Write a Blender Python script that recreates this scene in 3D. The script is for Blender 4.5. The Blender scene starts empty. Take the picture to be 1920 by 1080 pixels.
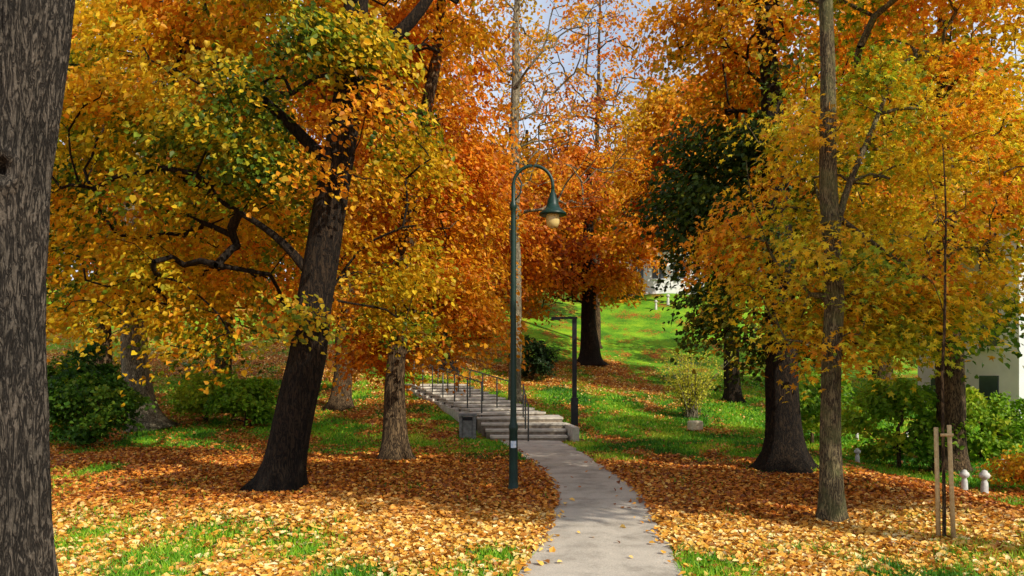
import bpy, math, numpy as np
from mathutils import Vector
rng = np.random.default_rng(7)
R = math.radians
scene = bpy.context.scene

# ------------------------------------------------------------------ helpers
def make_noise(seed, octaves=3):
    r = np.random.default_rng(seed)
    K = 10
    dirs = r.normal(size=(octaves, K, 3)); dirs /= np.linalg.norm(dirs, axis=2, keepdims=True)
    dirs *= r.uniform(0.6, 1.5, size=(octaves, K, 1))
    ph = r.uniform(0, 6.28, size=(octaves, K))
    def f(p, freq=1.0):
        p = np.atleast_2d(p)
        out = np.zeros(len(p)); amp = 1.0
        for o in range(octaves):
            out += amp * np.sin((p @ dirs[o].T) * freq * 6.28 * (2 ** o) * 0.5 + ph[o]).sum(1) / math.sqrt(K)
            amp *= 0.55
        return out
    return f
NZ = make_noise(3); NZ2 = make_noise(11)
def sstep(a, b, x):
    t = np.clip((x - a) / (b - a), 0, 1); return t * t * (3 - 2 * t)

def build_mesh(name, verts, quads=None, tris=None, cols=None, mat=None, smooth=False):
    me = bpy.data.meshes.new(name)
    verts = np.asarray(verts, dtype=np.float32)
    parts = []; starts = []; off = 0
    for arr, k in ((quads, 4), (tris, 3)):
        if arr is not None and len(arr):
            arr = np.asarray(arr, dtype=np.int32)
            parts.append(arr.ravel()); starts.append(off + np.arange(len(arr)) * k); off += arr.size
    loops = np.concatenate(parts); st = np.concatenate(starts).astype(np.int32)
    me.vertices.add(len(verts)); me.vertices.foreach_set("co", verts.ravel())
    me.loops.add(len(loops)); me.loops.foreach_set("vertex_index", loops)
    me.polygons.add(len(st)); me.polygons.foreach_set("loop_start", st)
    if cols is not None:
        a = me.color_attributes.new("Col", 'FLOAT_COLOR', 'POINT')
        c = np.ones((len(verts), 4), dtype=np.float32); c[:, :3] = cols
        a.data.foreach_set("color", c.ravel())
    me.update(calc_edges=True)
    me.polygons.foreach_set("use_smooth", np.full(len(st), smooth))
    if mat: me.materials.append(mat)
    ob = bpy.data.objects.new(name, me); scene.collection.objects.link(ob)
    return ob

def empty(name, loc=(0, 0, 0)):
    e = bpy.data.objects.new(name, None); e.location = loc; e.empty_display_size = 0.2
    scene.collection.objects.link(e); return e
def parent(ch, p):
    ch.parent = p; ch.matrix_parent_inverse = p.matrix_basis.inverted()

class Geo:
    def __init__(s): s.v = []; s.q = []; s.n = 0
    def add(s, v, q):
        v = np.asarray(v, float); q = np.asarray(q, int)
        s.v.append(v); s.q.append(q + s.n); s.n += len(v)
    def box(s, c, size, rotz=0.0):
        x, y, z = [k / 2 for k in size]
        v = np.array([[-x,-y,-z],[x,-y,-z],[x,y,-z],[-x,y,-z],[-x,-y,z],[x,-y,z],[x,y,z],[-x,y,z]])
        cr, sr = math.cos(rotz), math.sin(rotz)
        v = np.stack([v[:,0]*cr - v[:,1]*sr, v[:,0]*sr + v[:,1]*cr, v[:,2]], 1) + np.array(c)
        s.add(v, [[0,3,2,1],[4,5,6,7],[0,1,5,4],[1,2,6,5],[2,3,7,6],[3,0,4,7]])
    def tube(s, pts, rad, n=8, cap=True, radfn=None):
        pts = np.asarray(pts, float); rad = np.asarray(rad, float); m = len(pts)
        tan = np.gradient(pts, axis=0); tan /= np.linalg.norm(tan, axis=1, keepdims=True) + 1e-9
        ref = np.array([1., 0, 0]) if abs(tan[:, 0]).mean() < 0.8 else np.array([0, 0, 1.])
        u = ref - (tan @ ref)[:, None] * tan; u /= np.linalg.norm(u, axis=1, keepdims=True) + 1e-9
        w = np.cross(tan, u)
        a = np.arange(n) / n * 2 * math.pi
        rr = rad[:, None] * np.ones((1, n))
        if radfn is not None: rr = radfn(pts, a, rr)
        v = pts[:, None] + rr[..., None] * (np.cos(a)[None, :, None] * u[:, None] + np.sin(a)[None, :, None] * w[:, None])
        v = v.reshape(-1, 3)
        i = np.arange(m - 1)[:, None] * n; j = np.arange(n)[None]; j2 = (j + 1) % n
        q = np.stack([i + j, i + j2, i + n + j2, i + n + j], -1).reshape(-1, 4)
        if cap and n % 2 == 0:
            v = np.vstack([v, pts[0], pts[-1]]); c0 = m * n; c1 = c0 + 1
            jj = np.arange(0, n, 2)
            q = np.vstack([q, np.stack([np.full(len(jj), c0), (jj + 2) % n, jj + 1, jj], 1),
                           np.stack([np.full(len(jj), c1), (m-1)*n + jj, (m-1)*n + jj + 1, (m-1)*n + (jj + 2) % n], 1)])
        s.add(v, q)
    def lathe(s, c, prof, n=24):
        prof = np.asarray(prof, float); m = len(prof)
        a = np.arange(n) / n * 2 * math.pi
        v = np.stack([prof[:, 0][:, None] * np.cos(a), prof[:, 0][:, None] * np.sin(a), prof[:, 1][:, None] * np.ones(n)], -1).reshape(-1, 3) + np.array(c)
        i = np.arange(m - 1)[:, None] * n; j = np.arange(n)[None]; j2 = (j + 1) % n
        s.add(v, np.stack([i + j, i + j2, i + n + j2, i + n + j], -1).reshape(-1, 4))
    def obj(s, name, mat, smooth=False):
        return build_mesh(name, np.vstack(s.v), np.vstack(s.q), mat=mat, smooth=smooth)

# ------------------------------------------------------------------ materials
def new_mat(name):
    m = bpy.data.materials.new(name); m.use_nodes = True
    nt = m.node_tree; nt.nodes.clear()
    out = nt.nodes.new("ShaderNodeOutputMaterial")
    return m, nt, out
def N(nt, t, **kw):
    n = nt.nodes.new(t)
    for k, v in kw.items(): setattr(n, k, v)
    return n
def ramp(nt, stops):
    r = nt.nodes.new("ShaderNodeValToRGB"); el = r.color_ramp.elements
    while len(el) < len(stops): el.new(0.5)
    for e, (p, c) in zip(el, stops): e.position = p; e.color = (*c, 1)
    return r
def coords(nt, scale):
    g = N(nt, "ShaderNodeNewGeometry"); mp = N(nt, "ShaderNodeMapping"); mp.inputs['Scale'].default_value = scale
    nt.links.new(g.outputs['Position'], mp.inputs['Vector']); return mp

def leaf_material(name, trans=0.45):
    m, nt, out = new_mat(name)
    at = N(nt, "ShaderNodeAttribute", attribute_name="Col")
    p = N(nt, "ShaderNodeBsdfPrincipled"); p.inputs['Roughness'].default_value = 0.5
    p.inputs['Specular IOR Level'].default_value = 0.3
    t = N(nt, "ShaderNodeBsdfTranslucent"); mx = N(nt, "ShaderNodeMixShader"); mx.inputs[0].default_value = trans
    nt.links.new(at.outputs['Color'], p.inputs['Base Color']); nt.links.new(at.outputs['Color'], t.inputs['Color'])
    nt.links.new(p.outputs[0], mx.inputs[1]); nt.links.new(t.outputs[0], mx.inputs[2]); nt.links.new(mx.outputs[0], out.inputs[0])
    return m
def bark_material(name, dark, light, scale=1.0, bump=0.8, moss=0.0):
    m, nt, out = new_mat(name)
    mp = coords(nt, (26*scale, 26*scale, 5.0*scale))
    nz = N(nt, "ShaderNodeTexNoise"); nz.inputs['Scale'].default_value = 1.0; nz.inputs['Detail'].default_value = 5; nz.inputs['Roughness'].default_value = 0.6
    nz.inputs['Distortion'].default_value = 0.9
    nt.links.new(mp.outputs[0], nz.inputs['Vector'])
    sub = N(nt, "ShaderNodeMath", operation='SUBTRACT'); sub.inputs[1].default_value = 0.5; nt.links.new(nz.outputs['Fac'], sub.inputs[0])
    ab = N(nt, "ShaderNodeMath", operation='ABSOLUTE'); nt.links.new(sub.outputs[0], ab.inputs[0])
    mr = N(nt, "ShaderNodeMapRange"); mr.inputs[2].default_value = 0.09; nt.links.new(ab.outputs[0], mr.inputs[0])
    mpf = coords(nt, (60*scale, 60*scale, 30*scale))
    nf = N(nt, "ShaderNodeTexNoise"); nf.inputs['Scale'].default_value = 1.0; nf.inputs['Detail'].default_value = 6; nf.inputs['Roughness'].default_value = 0.75
    nt.links.new(mpf.outputs[0], nf.inputs['Vector'])
    mul = N(nt, "ShaderNodeMath", operation='MULTIPLY'); nt.links.new(mr.outputs[0], mul.inputs[0]); nt.links.new(nf.outputs['Fac'], mul.inputs[1])
    cr = ramp(nt, [(0.0, tuple(c*0.3 for c in dark)), (0.22, dark), (0.62, light)])
    nt.links.new(mul.outputs[0], cr.inputs[0])
    n2 = N(nt, "ShaderNodeTexNoise"); n2.inputs['Scale'].default_value = 2.2; n2.inputs['Detail'].default_value = 4
    g = N(nt, "ShaderNodeNewGeometry"); nt.links.new(g.outputs['Position'], n2.inputs['Vector'])
    mx = N(nt, "ShaderNodeMixRGB", blend_type='MULTIPLY'); mx.inputs[0].default_value = 0.8
    r2 = ramp(nt, [(0.3, (0.55, 0.55, 0.5)), (0.7, (1.15, 1.1, 1.0))]); nt.links.new(n2.outputs['Fac'], r2.inputs[0])
    nt.links.new(cr.outputs[0], mx.inputs[1]); nt.links.new(r2.outputs[0], mx.inputs[2])
    last = mx.outputs[0]
    if moss > 0:
        mm = N(nt, "ShaderNodeMixRGB"); mr3 = ramp(nt, [(0.45, (0, 0, 0)), (0.65, (moss, moss, moss))])
        n3 = N(nt, "ShaderNodeTexNoise"); n3.inputs['Scale'].default_value = 5; n3.inputs['Detail'].default_value = 5
        nt.links.new(g.outputs['Position'], n3.inputs['Vector']); nt.links.new(n3.outputs['Fac'], mr3.inputs[0])
        nt.links.new(mr3.outputs[0], mm.inputs[0]); nt.links.new(last, mm.inputs[1]); mm.inputs[2].default_value = (0.16, 0.17, 0.06, 1)
        last = mm.outputs[0]
    p = N(nt, "ShaderNodeBsdfPrincipled"); p.inputs['Roughness'].default_value = 0.9; p.inputs['Specular IOR Level'].default_value = 0.2
    b = N(nt, "ShaderNodeBump"); b.inputs['Strength'].default_value = bump; b.inputs['Distance'].default_value = 0.03
    nt.links.new(mul.outputs[0], b.inputs['Height']); nt.links.new(b.outputs[0], p.inputs['Normal'])
    nt.links.new(last, p.inputs['Base Color']); nt.links.new(p.outputs[0], out.inputs[0])
    return m
def simple_mat(name, c1, c2, scale=20, rough=0.7, metallic=0, bump=0.2, spec=0.4, detail=6):
    m, nt, out = new_mat(name)
    g = N(nt, "ShaderNodeNewGeometry"); nz = N(nt, "ShaderNodeTexNoise"); nz.inputs['Scale'].default_value = scale; nz.inputs['Detail'].default_value = detail
    nt.links.new(g.outputs['Position'], nz.inputs['Vector'])
    cr = ramp(nt, [(0.3, c1), (0.7, c2)]); nt.links.new(nz.outputs['Fac'], cr.inputs[0])
    p = N(nt, "ShaderNodeBsdfPrincipled"); p.inputs['Roughness'].default_value = rough; p.inputs['Metallic'].default_value = metallic
    p.inputs['Specular IOR Level'].default_value = spec
    b = N(nt, "ShaderNodeBump"); b.inputs['Strength'].default_value = bump; b.inputs['Distance'].default_value = 0.01
    nt.links.new(nz.outputs['Fac'], b.inputs['Height']); nt.links.new(b.outputs[0], p.inputs['Normal'])
    nt.links.new(cr.outputs[0], p.inputs['Base Color']); nt.links.new(p.outputs[0], out.inputs[0])
    return m

M_leaf = leaf_material("leaf", .5); M_litter = leaf_material("fallen_leaf", 0.12); M_grass = leaf_material("grass_blade", 0.35)
M_bark_dark = bark_material("bark_dark", (0.018, 0.012, 0.008), (0.056, 0.036, 0.020), bump=1.0)
M_bark_grey = bark_material("bark_grey", (0.05, 0.042, 0.035), (0.20, 0.17, 0.14), scale=1.25, bump=1.0)
M_bark_brown = bark_material("bark_brown", (0.06, 0.038, 0.02), (0.22, 0.145, 0.075))
M_bark_pale = bark_material("bark_pale", (0.18, 0.15, 0.10), (0.42, 0.36, 0.25))
M_bark_mossy = bark_material("bark_mossy", (0.10, 0.075, 0.045), (0.30, 0.24, 0.13), scale=1.4, moss=0.5)

# ------------------------------------------------------------------ terrain
HS = np.array([-100, 0, 2, 5, 8, 11, 19, 29, 39, 50, 80, 400.]); HH = np.array([0, 0, .1, .42, .8, 1.2, 2.4, 5.0, 8.0, 10.2, 13.5, 16.])
_fs = np.linspace(-100, 400, 5001); _fh = np.convolve(np.pad(np.interp(_fs, HS, HH), 12, mode='edge'), np.ones(25) / 25, 'valid')
PY = np.array([-30, -4, 2, 6.26, 7.9, 9.15, 10.8, 13.2, 15.9, 18.6, 19]); PX = np.array([-6, -1.2, .15, .73, .98, 1.14, 1.22, 1.08, .82, .42, .42])
PW = np.array([1.4, 1.4, 1.4, 1.4, 1.32, 1.24, 1.2, 1.2, 1.36, 1.5, 1.5])
_py = np.linspace(-30, 19, 500); _pad = lambda a: np.convolve(np.pad(a, 10, mode='edge'), np.ones(21) / 21, 'valid')
_px = _pad(np.interp(_py, PY, PX)); _pw = _pad(np.interp(_py, PY, PW))
def path_c(y): return np.interp(y, _py, _px)
def path_w(y): return np.interp(y, _py, _pw)
def H(x, y):
    x = np.asarray(x, float); y = np.asarray(y, float)
    s = y - 19 + np.clip(-(x - 0.5) * 0.6, -3.0, 1.9)
    s = s - 1.5*sstep(8, 16, np.abs(x)) + 2.0 * sstep(8, 14, x) * sstep(40, 55, y)
    h = np.interp(s, _fs, _fh)
    h = h - 0.38 * sstep(5.6, 8.5, x) * sstep(24, 18, y) * sstep(5, 8, y)
    pc = path_c(y); d = np.abs(x - pc)
    p3 = np.stack([x.ravel(), y.ravel(), np.zeros(x.size)], 1)
    n = NZ(p3, 0.22).reshape(x.shape) * 0.05 + NZ2(p3, 1.1).reshape(x.shape) * 0.012
    h = h + n * sstep(0.75, 2.2, np.where(y < 20, d, 5))
    return h
def H1(x, y): return float(H(np.array([x]), np.array([y]))[0])

def leafy(x, y):
    p = np.stack([x, y, np.zeros_like(x)], 1)
    n1 = NZ2(p, 0.35); n2 = NZ(p, 1.3); n3 = NZ(p, .45)
    wob = y + n1 * 0.9
    right = sstep(0.6, 1.4, x)
    far = 0.46 * (1 - right) + 0.12 * right
    edge = 15.4 * (1 - right) + 14.2 * right
    L = 0.96 + (far - 0.96) * sstep(-1.2, 1.4, wob - edge)
    g = lambda cx, cy, rx, ry: np.exp(-(((x - cx) / rx) ** 2 + ((y - cy) / ry) ** 2))
    L = L - 0.66 * g(-3.6, 7.0, 2.0, 1.4) - 0.4 * g(-1.2, 5.8, 1.3, 0.8) - 0.65 * g(4.2, 5.8, 3.4, 0.95) - 0.4 * g(6.6, 8.0, 1.2, 1.0) - .4 * g(-7.5, 11.5, 1.8, 1.5)
    L = L - 0.6 * sstep(6.4, 7.6, x) * sstep(9, 10.5, y)
    L = L + 0.6 * g(10, 20, 2.2, 1.2) + 0.3*g(-10, 22, 3, 2)
    hill = sstep(28.5, 31, wob) * sstep(41, 37, wob) * sstep(8.5, 5.5, x)
    L = np.maximum(L, hill * 0.9)
    L = L + (0.26 * n2 + .20 * n3) * (L < 0.93) + 0.08 * n2
    return np.clip(L, 0.0, 1)

xs = np.concatenate([-np.geomspace(400, 16, 26), np.arange(-15.8, 16, 0.2), np.geomspace(16, 400, 26)])
ys = np.concatenate([-np.geomspace(60, 2, 12), np.arange(-1, 3, 0.5), np.arange(3, 30, 0.2), np.arange(30, 60, 0.6), np.geomspace(60, 500, 30)])
X, Y = np.meshgrid(xs, ys)
Z = H(X, Y)
nx, ny = len(xs), len(ys)
ii = np.arange(ny - 1)[:, None] * nx + np.arange(nx - 1)[None]
gq = np.stack([ii, ii + 1, ii + nx + 1, ii + nx], -1).reshape(-1, 4)
L = leafy(X.ravel(), Y.ravel())
rust_shade = sstep(7.8, 9.8, Y.ravel())  # rustier litter beyond the foreground, with the shade there painted in as darker colour
cols = np.stack([L, rust_shade, np.zeros_like(L)], 1)
m, nt, out = new_mat("ground")
at = N(nt, "ShaderNodeAttribute", attribute_name="Col"); sep = N(nt, "ShaderNodeSeparateColor"); nt.links.new(at.outputs['Color'], sep.inputs[0])
g = N(nt, "ShaderNodeNewGeometry")
vo = N(nt, "ShaderNodeTexVoronoi"); vo.inputs['Scale'].default_value = 17; nt.links.new(g.outputs['Position'], vo.inputs['Vector'])
sv = N(nt, "ShaderNodeSeparateColor"); nt.links.new(vo.outputs['Color'], sv.inputs[0])
lr = ramp(nt, [(0.0, (0.12, 0.04, 0.012)), (0.35, (0.38, 0.13, 0.015)), (0.7, (0.56, 0.24, 0.03)), (1.0, (0.62, 0.38, 0.12))])
lr2 = ramp(nt, [(0.0, (0.08, 0.025, 0.01)), (0.4, (0.30, 0.075, 0.012)), (0.8, (0.48, 0.14, 0.016)), (1.0, (0.55, 0.25, 0.04))])  # rust-coloured litter, darkened to include painted shade
nt.links.new(sv.outputs[0], lr.inputs[0]); nt.links.new(sv.outputs[0], lr2.inputs[0])
ml = N(nt, "ShaderNodeMixRGB"); nt.links.new(sep.outputs[1], ml.inputs[0]); nt.links.new(lr.outputs[0], ml.inputs[1]); nt.links.new(lr2.outputs[0], ml.inputs[2])
ng = N(nt, "ShaderNodeTexNoise"); ng.inputs['Scale'].default_value = 9; ng.inputs['Detail'].default_value = 8; ng.inputs['Roughness'].default_value = 0.75
nt.links.new(g.outputs['Position'], ng.inputs['Vector'])
ng2 = N(nt, "ShaderNodeTexNoise"); ng2.inputs['Scale'].default_value = .6; ng2.inputs['Detail'].default_value = 5; nt.links.new(g.outputs['Position'], ng2.inputs['Vector'])
av = N(nt, "ShaderNodeMixRGB"); av.inputs[0].default_value = .45; nt.links.new(ng.outputs['Fac'], av.inputs[1]); nt.links.new(ng2.outputs['Fac'], av.inputs[2])
gr = ramp(nt, [(0.38, (0.035, 0.11, 0.008)), (0.5, (0.12, 0.30, 0.012)), (0.62, (0.30, 0.47, 0.02))]); nt.links.new(av.outputs[0], gr.inputs[0])
ad = N(nt, "ShaderNodeMath", operation='ADD'); nt.links.new(sep.outputs[0], ad.inputs[0])
sb = N(nt, "ShaderNodeMath", operation='MULTIPLY_ADD'); sb.inputs[1].default_value = 0.9; sb.inputs[2].default_value = -0.45; nt.links.new(sv.outputs[1], sb.inputs[0])
nt.links.new(sb.outputs[0], ad.inputs[1])
th = N(nt, "ShaderNodeMapRange"); th.inputs[1].default_value = 0.45; th.inputs[2].default_value = 0.6; nt.links.new(ad.outputs[0], th.inputs[0])
mg = N(nt, "ShaderNodeMixRGB"); nt.links.new(th.outputs[0], mg.inputs[0]); nt.links.new(gr.outputs[0], mg.inputs[1]); nt.links.new(ml.outputs[0], mg.inputs[2])
p = N(nt, "ShaderNodeBsdfPrincipled"); p.inputs['Roughness'].default_value = 0.9; p.inputs['Specular IOR Level'].default_value = 0.1
b = N(nt, "ShaderNodeBump"); b.inputs['Strength'].default_value = 0.8; b.inputs['Distance'].default_value = 0.05; nt.links.new(ng.outputs['Fac'], b.inputs['Height'])
nt.links.new(b.outputs[0], p.inputs['Normal']); nt.links.new(mg.outputs[0], p.inputs['Base Color']); nt.links.new(p.outputs[0], out.inputs[0])
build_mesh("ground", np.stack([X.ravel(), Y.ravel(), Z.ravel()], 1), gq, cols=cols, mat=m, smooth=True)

# ------------------------------------------------------------------ path
m, nt, out = new_mat("path_concrete")
g = N(nt, "ShaderNodeNewGeometry")
n1 = N(nt, "ShaderNodeTexNoise"); n1.inputs['Scale'].default_value = 70; n1.inputs['Detail'].default_value = 5; n1.inputs['Roughness'].default_value = .7
n2 = N(nt, "ShaderNodeTexNoise"); n2.inputs['Scale'].default_value = 1.3; n2.inputs['Detail'].default_value = 8; n2.inputs['Roughness'].default_value = 0.7
nt.links.new(g.outputs['Position'], n1.inputs['Vector']); nt.links.new(g.outputs['Position'], n2.inputs['Vector'])
r1 = ramp(nt, [(0.3, (0.36, 0.32, 0.265)), (0.7, (0.62, 0.56, 0.47))]); nt.links.new(n1.outputs['Fac'], r1.inputs[0])
r2 = ramp(nt, [(0.32, (0.5, 0.48, 0.45)), (0.5, (0.92, 0.90, 0.87)), (0.68, (1.12, 1.09, 1.05))]); nt.links.new(n2.outputs['Fac'], r2.inputs[0])
mx = N(nt, "ShaderNodeMixRGB", blend_type='MULTIPLY'); mx.inputs[0].default_value = 1
nt.links.new(r1.outputs[0], mx.inputs[1]); nt.links.new(r2.outputs[0], mx.inputs[2])
p = N(nt, "ShaderNodeBsdfPrincipled"); p.inputs['Roughness'].default_value = 0.85; p.inputs['Specular IOR Level'].default_value = 0.25
b = N(nt, "ShaderNodeBump"); b.inputs['Strength'].default_value = 0.5; b.inputs['Distance'].default_value = 0.01; nt.links.new(n1.outputs['Fac'], b.inputs['Height'])
nt.links.new(b.outputs[0], p.inputs['Normal']); nt.links.new(mx.outputs[0], p.inputs['Base Color']); nt.links.new(p.outputs[0], out.inputs[0])
yy = np.arange(-20, 18.7, 0.08); cx = path_c(yy); w = path_w(yy) / 2
el = NZ(np.stack([yy, yy*0, yy*0], 1), 0.9) * 0.035 + NZ2(np.stack([yy, yy*0, yy*0], 1), 3) * 0.02
er = NZ(np.stack([yy, yy*0+5, yy*0], 1), 0.9) * 0.035 + NZ2(np.stack([yy, yy*0+5, yy*0], 1), 3) * 0.02
lx, rx = cx - w + el, cx + w + er
rows = [(lx - .02, -0.05), (lx, 0.022), (lx*.75+rx*.25, .03), ((lx + rx) / 2, 0.034), (lx*.25+rx*.75, .03), (rx, 0.022), (rx + .02, -0.05)]
v = np.stack([np.stack([a, yy, np.full_like(yy, z)], 1) for a, z in rows], 1).reshape(-1, 3); k = len(rows)
ii = np.arange(len(yy) - 1)[:, None] * k + np.arange(k - 1)[None]
build_mesh("footpath", v, np.stack([ii, ii + 1, ii + k + 1, ii + k], -1).reshape(-1, 4), mat=m)

# ------------------------------------------------------------------ leaf generator
def ramp_cols(t, stops):
    ps = [s[0] for s in stops]; c = np.array([s[1] for s in stops])
    return np.stack([np.interp(t, ps, c[:, k]) for k in range(3)], 1)
def leaf_geo(C, Nn, D, size, cols, kind="heart"):
    n = len(C)
    D = D - (D * Nn).sum(1, keepdims=True) * Nn; D /= np.linalg.norm(D, axis=1, keepdims=True) + 1e-9
    S = np.cross(Nn, D); s = size[:, None]
    if kind == "simple":
        fold = 0.12
        P = [C - D * s * .5, C + S * s * .38 + Nn * s * fold, C + D * s * .55, C - S * s * .38 + Nn * s * fold]
        V = np.stack(P, 1).reshape(-1, 3); Q = np.arange(n)[:, None] * 4 + np.array([[0, 1, 2, 3]])
        return V, Q, np.repeat(cols, 4, 0)
    if kind == "heart":
        f = .16; a = -0.5
        pts = [(a, 0, 0), (a + .02, .30, f*.7), (a + .45, .44, f), (a + 1.05, 0, -.05), (a + .45, -.44, f), (a + .02, -.30, f*.7)]
        Vs = [C + D * s * u + S * s * v + Nn * s * w_ for u, v, w_ in pts]
        V = np.stack(Vs, 1).reshape(-1, 3); b = np.arange(n)[:, None] * 6
        Q = np.vstack([b + np.array([[0, 3, 2, 1]]), b + np.array([[0, 5, 4, 3]])])
        return V, Q, np.repeat(cols, 6, 0)
    tips = [(-118, .42), (-58, .56), (0, .62), (58, .56), (118, .42)]
    nots = [(-160, .16), (-88, .24), (-28, .27), (28, .27), (88, .24), (160, .16)]
    Vs = [C - D * s * .05]
    for a_, r_ in nots: Vs.append(C + (D * math.cos(R(a_)) + S * math.sin(R(a_))) * s * r_ + Nn * s * .05)
    for a_, r_ in tips: Vs.append(C + (D * math.cos(R(a_)) + S * math.sin(R(a_))) * s * r_ - Nn * s * .06)
    V = np.stack(Vs, 1).reshape(-1, 3); b = np.arange(n)[:, None] * 12
    Q = np.vstack([b + np.array([[0, 1 + i, 7 + i, 2 + i]]) for i in range(5)])
    return V, Q, np.repeat(cols, 12, 0)

def rand_unit(n, r): v = r.normal(size=(n, 3)); return v / np.linalg.norm(v, axis=1, keepdims=True)

def smooth_poly(pts, step):
    pts = np.asarray(pts, float)
    d = np.r_[0, np.cumsum(np.linalg.norm(np.diff(pts[:, :3], axis=0), axis=1))]
    t = np.arange(0, d[-1] + step * .5, step)
    o = np.stack([np.interp(t, d, pts[:, k]) for k in range(pts.shape[1])], 1)
    for _ in range(3):
        o[1:-1] = (o[:-2] + o[1:-1] * 2 + o[2:]) / 4
    return o

def in_ell(K, ells, r, shell=0.35):
    w = np.array([e[6] if len(e) > 6 else e[3] * e[4] * e[5] for e in ells]); w = w / w.sum()
    idx = r.choice(len(ells), size=K, p=w); E = np.array([e[:6] for e in ells])[idx]
    u = rand_unit(K, r) * (r.uniform(shell ** 3, 1, K) ** (1 / 3))[:, None]
    return E[:, :3] + u * E[:, 3:6], idx

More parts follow.
